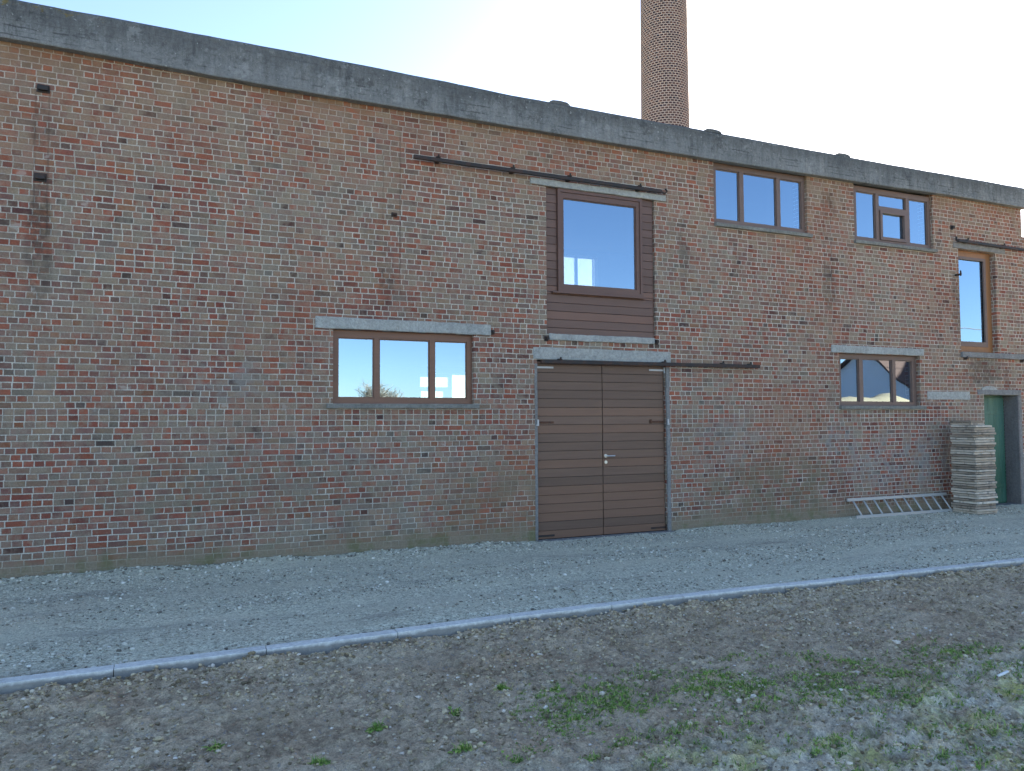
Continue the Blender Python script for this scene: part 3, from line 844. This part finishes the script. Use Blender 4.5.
mb = MB(); scatter(mb, pts)
tag(mb.build('gravel_stones', M['stone']), 'loose grey stones scattered over the gravel track', kind='stuff')
pts = []
for _ in range(62000):
    x = rnd.uniform(-3.2, 11.5); y = rnd.uniform(-8.4, -3.8)
    if y > kerb_y(x) - .10: continue
    if noise.noise((x * .9, y * 1.6, 17)) + rnd.uniform(-.5, .5) < -.12: continue
    s = rnd.choice((.005, .007, .009, .012, .015)) * rnd.uniform(.7, 1.3)
    if rnd.random() < .025: s = rnd.uniform(.016, .030)
    pts.append((x, y, soil_z(x, y) + s * .15, s))
for _ in range(2200):      # crumbs heaped against the kerb
    x = rnd.uniform(-2.5, 11); y = kerb_y(x) - .09 - abs(rnd.gauss(0, .13)); s = rnd.uniform(.006, .022)
    pts.append((x, y, soil_z(x, y) + s * .2, s))
mb = MB(); scatter(mb, pts)
tag(mb.build('soil_clods', M['clod']), 'crumbled brown clods and pebbles lying over the bare soil', kind='stuff')

# ---------------------------------------------------------------- weeds
def blade(mb, p, d, ln, w, rnd):
    """a bent grass blade from p, leaning towards d"""
    up = Vector((d.x * .35, d.y * .35, 1)).normalized(); side = Vector((-d.y, d.x, 0)) * w
    q1 = p + up * ln * .55; q2 = p + up * ln * .8 + d * ln * .45
    mb.add([p - side, p + side, q1 + side * .8, q1 - side * .8, q2], [(0, 1, 2, 3), (3, 2, 4)])
def leaf(mb, p, d, ln, w):
    side = Vector((-d.y, d.x, 0)) * w; up = Vector((0, 0, 1))
    a = p + d * ln * .35 + up * ln * .28; b = p + d * ln * .75 + up * ln * .30; c = p + d * ln + up * ln * .12
    mb.add([p, a + side, a - side, b + side * .8, b - side * .8, c], [(0, 1, 2), (1, 3, 4, 2), (3, 5, 4)])
def tuft(mb, cx, cy, r, n, rnd, hgt=.06, broad=.5, base=(0, 0, 0)):
    for _ in range(n):
        a = rnd.uniform(0, 6.283); q = abs(rnd.gauss(0, .5)) * r
        x = cx + math.cos(a) * q * 1.3; y = cy + math.sin(a) * q
        p = Vector((x - base[0], y - base[1], soil_z(x, y) - .004 - base[2])); b = rnd.uniform(0, 6.283); d = Vector((math.cos(b), math.sin(b), 0))
        if rnd.random() < broad: leaf(mb, p, d, rnd.uniform(.5, 1) * hgt * .8, rnd.uniform(.12, .22) * hgt)
        else: blade(mb, p, d, rnd.uniform(.5, 1.2) * hgt, .003, rnd)
rnd = random.Random(5); mb = MB()
# the green band: centre line from mid foreground to the right edge
band = [(2.0, -5.6), (2.37, -5.57), (2.6, -5.54), (2.86, -5.5), (3.21, -5.56), (3.48, -5.66), (3.86, -5.9), (4.09, -6.0), (4.6, -5.9), (5.3, -5.86), (5.7, -5.95)]
for _ in range(2100):
    t = rnd.uniform(0, len(band) - 1.01); i = int(t); f = t - i
    x = band[i][0] + (band[i + 1][0] - band[i][0]) * f; y = band[i][1] + (band[i + 1][1] - band[i][1]) * f
    x += rnd.gauss(0, .1); y += rnd.gauss(0, .20)
    if noise.noise((x * 2.6, y * 3.6, 31)) < rnd.uniform(-.6, .22): continue
    tuft(mb, x, y, rnd.uniform(.02, .06), rnd.randint(6, 18), rnd, rnd.uniform(.016, .038), .6)
for cx, cy, w, k in ((3.92, -5.2, .16, 7), (4.35, -5.4, .14, 8), (4.53, -5.58, .12, 6), (4.66, -5.94, .12, 8), (5.41, -5.8, .2, 14), (5.6, -5.9, .14, 8), (2.57, -6.2, .2, 5), (3.2, -6.6, .2, 6), (3.7, -6.9, .25, 10), (4.28, -6.8, .25, 9), (2.1, -6.2, .15, 4), (1.75, -6.0, .1, 4), (3.48, -5.7, .14, 10), (2.5, -5.56, .2, 10)):
    for _ in range(k):
        tuft(mb, cx + rnd.gauss(0, w * .7), cy + rnd.gauss(0, w * .35), rnd.uniform(.04, .09), rnd.randint(14, 36), rnd, rnd.uniform(.022, .048), .6)
for _ in range(1100):      # thin growth over the dried mud in the corner
    x = rnd.uniform(2.2, 6.2); y = rnd.uniform(-7.6, -5.9)
    if -y + .10 * x < 6.3 or noise.noise((x * 1.8, y * 2.6, 41)) < rnd.uniform(-.3, .35): continue
    tuft(mb, x, y, rnd.uniform(.03, .08), rnd.randint(6, 20), rnd, rnd.uniform(.02, .045), .35)
tag(mb.build('ground_weeds', M['leaf']), 'patchy green weeds and thin grass growing over the dried mud', kind='stuff')
WEEDS = [  # x, y, radius, blades, label
    (.23, -5.26, .045, 70, 'small round weed near the bottom left of the bare soil, left of the other clumps'),
    (.71, -5.65, .062, 140, 'spreading weed clump at the bottom edge of the photo, left of centre'),
    (1.45, -5.83, .060, 220, 'bushy bright green weed clump at the bottom edge, largest on the left half'),
    (1.08, -5.35, .060, 100, 'dark weed clump on the soil below the left window, alone above the bottom edge'),
    (1.58, -5.31, .045, 70, 'low bright weed clump in the soil below the middle of the kerb'),
    (1.97, -5.13, .050, 70, 'thin weed clump on the soil midway between kerb and grass patch'),
    (2.33, -5.20, .050, 80, 'bluish green weed rosette on the soil straight below the brown double door'),
]
for x, y, r, n, lab in WEEDS:
    base = (x, y, soil_z(x, y)); mb = MB(); tuft(mb, x, y, r * .62, n, rnd, .06, .75, base)
    tag(mb.build('weed_clump', M['leaf'], None, loc=base), lab, 'weed', 'single weed clumps on the bare soil')

# white scrap lying at the right edge
mb = MB(); px, py = 5.09, -6.34; pz = soil_z(px, py) + .03
mb.tube([(px - .035, py + .01, pz - .008), (px, py + .005, pz), (px + .04, py - .01, pz + .018)], [.008, .010, .008], 8)
tag(mb.build('plastic_scrap', M['white'], None, smooth=True), 'small white plastic scrap lying among weeds at the right edge', 'scrap')

# ---------------------------------------------------------------- ladder on its side against the wall
L = tag(empty('aluminium_ladder', (10.53, -.24, 0)), 'grey aluminium ladder lying on its side against the wall beneath a window', 'ladder')
LL = 2.46; hz = .27; yo = .185
def stile(y, z, sl=0):
    mb = MB()
    mb.add([(sl, y - .013, z - .026), (sl + LL, y - .013, z - .026), (sl + LL, y + .013, z - .026), (sl, y + .013, z - .026), (sl, y - .013, z + .026), (sl + LL, y - .013, z + .026), (sl + LL, y + .013, z + .026), (sl, y + .013, z + .026)],
           [(0, 3, 2, 1), (4, 5, 6, 7), (0, 1, 5, 4), (1, 2, 6, 5), (2, 3, 7, 6), (3, 0, 4, 7)])
    return mb.build('stile', M['alu'], L, bevel=.004)
stile(0, .035); stile(yo, .035 + hz, -.0)
for k in range(10):
    x = .13 + k * (LL - .26) / 9
    MB().tube([(x, .0, .05), (x, yo, .02 + hz)], .016, 8).build('rung', M['alu'], L, smooth=True)

# ---------------------------------------------------------------- stack of slabs
SG = 'concrete slabs piled in the stack by the green door'
zc = -.03; NSL = 39; sx, sy = .53, .47
cx0, cy0 = 12.86, -.74
rnd = random.Random(21)
for k in range(NSL):
    th = .0435 + rnd.uniform(-.003, .003)
    a, b = sx, sy; ox = oy = 0
    if k == NSL - 3: a = .44; ox = -.03
    if k >= NSL - 2: a, b = .31, .42; ox, oy = -.11, .03
    o = MB().box(-a / 2, a / 2, -b / 2, b / 2, 0, th - .006).build('concrete_slab', M['slab'], None, bevel=.005, seg=1)
    for v in wobble(o, .007, 8, k + 40, sub=3).data.vertices: v.co.z = min(max(v.co.z, .0005), th - .003)
    o.location = (cx0 + sx / 2 + ox + rnd.uniform(-.020, .020), cy0 + sy / 2 + oy + rnd.uniform(-.016, .016), zc)
    o.rotation_euler = (0, 0, rnd.uniform(-.05, .05))
    lab = 'thin grey concrete slab lying between others in the stack by the green door'
    if k == NSL - 1: lab = 'topmost small grey slab of the stack by the green door'
    if k == NSL - 2: lab = 'small grey slab directly beneath the topmost one of the stack'
    if k == 0: lab = 'lowest grey slab of the stack, flat on the gravel by the green door'
    tag(o, lab, 'slab', SG, 'thing')
    zc += th

# ---------------------------------------------------------------- across the yard (seen mirrored in the panes)
H = tag(empty('gabled_house', (34, -20.1, 0)), 'pale gabled house across the yard, mirrored in the low right window', 'house')
hw, hl, ez, rz = 3.6, 9.0, 2.6, 5.55
MB().add([(0, -hw, -.2), (0, hw, -.2), (0, hw, ez), (0, 0, rz), (0, -hw, ez), (hl, -hw, -.2), (hl, hw, -.2), (hl, hw, ez), (hl, 0, rz), (hl, -hw, ez)],
         [(0, 1, 2, 3, 4), (9, 8, 7, 6, 5), (0, 5, 6, 1), (1, 6, 7, 2), (4, 9, 5, 0)]).build('wall', M['housewall'], H)
for s in (-1, 1):
    MB().add([(-.25, 0, rz + .02), (hl + .25, 0, rz + .02), (hl + .25, s * (hw + .3), ez - .22), (-.25, s * (hw + .3), ez - .22), (-.25, 0, rz + .16), (hl + .25, 0, rz + .16), (hl + .25, s * (hw + .3), ez - .08), (-.25, s * (hw + .3), ez - .08)],
             [(0, 1, 2, 3), (7, 6, 5, 4), (0, 3, 7, 4), (3, 2, 6, 7), (2, 1, 5, 6)]).build('roof', M['rooftile'], H)
Bn = tag(empty('brick_barn', (41, -10.5, 0)), 'grey brown brick barn across the yard beside the pale house', 'barn')
MB().box(0, 8, -6, 8, -.2, 6.5).build('wall', M['barnbrick'], Bn)
MB().add([(-.3, -6.3, 6.4), (8.3, -6.3, 6.4), (8.3, 8.3, 6.4), (-.3, 8.3, 6.4), (4, -6.3, 9.2), (4, 8.3, 9.2)], [(0, 4, 5, 3), (1, 2, 5, 4), (0, 1, 4), (2, 3, 5), (0, 3, 2, 1)]).build('roof', M['rooftile'], Bn)
mb = MB(); vs = []; fs = []; NX, NY = 30, 14
for j in range(NY + 1):
    for i in range(NX + 1):
        u = i / NX * 2 - 1; v = j / NY * 2 - 1
        h = max(0, 1 - u ** 6) * max(0, 1 - v * v)
        x = u * 11; y = v * 2.8
        vs.append((x, y, -.15 + h * (2.72 + noise.noise((x * .4, y * .5, 3)) * .5)))
for j in range(NY):
    for i in range(NX): fs.append((j * (NX + 1) + i, j * (NX + 1) + i + 1, (j + 1) * (NX + 1) + i + 1, (j + 1) * (NX + 1) + i))
sp = mb.add(vs, fs).build('sand_heap', M['sand'], None, smooth=True, loc=(26.5, -13.0, 0)); sp.rotation_euler = (0, 0, R(-18))
tag(sp, 'sunlit heap of yellow sand across the yard, mirrored in the low right window', 'sand heap')
def bare_tree(x, y, h, seed, lab):
    rnd = random.Random(seed); t = tag(empty('bare_tree', (x, y, -.1)), lab, 'tree', 'trees across the fields')
    MB().tube([(0, 0, 0), (.1, 0, h * .3), (0, .1, h * .55)], [h * .03, h * .022, h * .014], 7).build('trunk', M['bark'], t)
    cr = MB()
    for _ in range(170):
        a = rnd.uniform(0, 6.28); z0 = rnd.uniform(.25, .6) * h; d = rnd.uniform(.08, .34) * h
        p = Vector((0, 0, z0)); q = p + Vector((math.cos(a) * d, math.sin(a) * d, rnd.uniform(.1, .4) * h))
        cr.tube([p, (p + q) / 2 + Vector((0, 0, .03 * h)), q], [h * .010, h * .006, h * .002], 5)
        for _ in range(7):
            w = p.lerp(q, rnd.uniform(.4, 1)); e = w + Vector((rnd.gauss(0, .08), rnd.gauss(0, .08), rnd.uniform(0, .13))) * h
            cr.tube([w, e], [h * .004, h * .001], 4)
    cr.build('crown', M['twig'], t)
for x, y, h, s, lab in ((29.5, -112, 8.2, 1, 'bare wide tree across the fields, mirrored low in the left window'), (33.5, -116, 7.2, 2, 'smaller bare tree beside the wide one across the fields'), (52, -128, 6.8, 3, 'bare tree standing farthest across the fields, apart from the pair')):
    bare_tree(x, y, h, s, lab)
def pole(x, y, lab):
    p = tag(empty('utility_pole', (x, y, -.2)), lab, 'pole', 'wooden cable poles across the yard')
    MB().tube([(0, 0, 0), (0, 0, 8.0)], [.14, .10], 10).build('post', M['bark'], p); MB().tube([(0, 0, 7.4), (.2, 0, 7.4)], .03).build('insulator', M['white'], p)
pole(24, -16.5, 'wooden cable pole across the yard nearer the bare trees'); pole(58, -13.6, 'wooden cable pole across the yard beyond the brick barn')
mb = MB(); mb.tube([(24 + 34 * t, -16.5 + 2.9 * t, 7.2 - 1.15 * (1 - (2 * t - 1) ** 2)) for t in [i / 16 for i in range(17)]], .022, 6)
tag(mb.build('overhead_cable', M['iron']), 'thin black overhead cable strung between poles, mirrored in the tall window', 'cable')

# ---------------------------------------------------------------- light
SUN_EL, SUN_AZ = 20.0, 49.0            # azimuth measured from +Y towards +X
w = bpy.data.worlds.new('World'); SC.world = w; w.use_nodes = True
nt = w.node_tree; bgn = nt.nodes['Background']
sky = nt.nodes.new('ShaderNodeTexSky'); sky.sky_type = 'NISHITA'; sky.sun_disc = False
sky.sun_elevation = R(SUN_EL); sky.sun_rotation = R(SUN_AZ); sky.altitude = 30; sky.air_density = .65; sky.dust_density = .35; sky.ozone_density = 1.0
nt.links.new(sky.outputs[0], bgn.inputs[0]); bgn.inputs[1].default_value = .055
sl = bpy.data.lights.new('sun', 'SUN'); sl.energy = 5.0; sl.angle = R(.5); sl.color = (1, .90, .76)
so = bpy.data.objects.new('sun', sl); COL.objects.link(so)
sd = Vector((math.sin(R(SUN_AZ)) * math.cos(R(SUN_EL)), math.cos(R(SUN_AZ)) * math.cos(R(SUN_EL)), math.sin(R(SUN_EL))))
so.rotation_euler = (-sd).to_track_quat('-Z', 'Y').to_euler(); so.location = sd * 60

# ---------------------------------------------------------------- camera
cam = bpy.data.cameras.new('camera'); cam.sensor_width = 36; cam.lens = 765.02 / 1024 * 36; cam.clip_end = 2000; cam.clip_start = .05
co = bpy.data.objects.new('camera', cam); COL.objects.link(co); SC.camera = co
yaw, pit, rol = R(23.79), R(2.585), R(-.287)
f = Vector((math.sin(yaw) * math.cos(pit), math.cos(yaw) * math.cos(pit), math.sin(pit)))
r = Vector((math.cos(yaw), -math.sin(yaw), 0)); u = r.cross(f)
r2 = r * math.cos(rol) + u * math.sin(rol); u2 = -r * math.sin(rol) + u * math.cos(rol)
mtx = Matrix((r2, u2, -f)).transposed().to_4x4(); mtx.translation = (0, -9.775, 1.7)
co.matrix_world = mtx

vs_ = SC.view_settings; vs_.view_transform = 'Standard'; vs_.look = 'None'; vs_.gamma = 1.0; vs_.exposure = 3.07; vs_.use_curve_mapping = False
SC.render.filter_size = 1.1
SC.cycles.max_bounces = 8; SC.cycles.transparent_max_bounces = 12
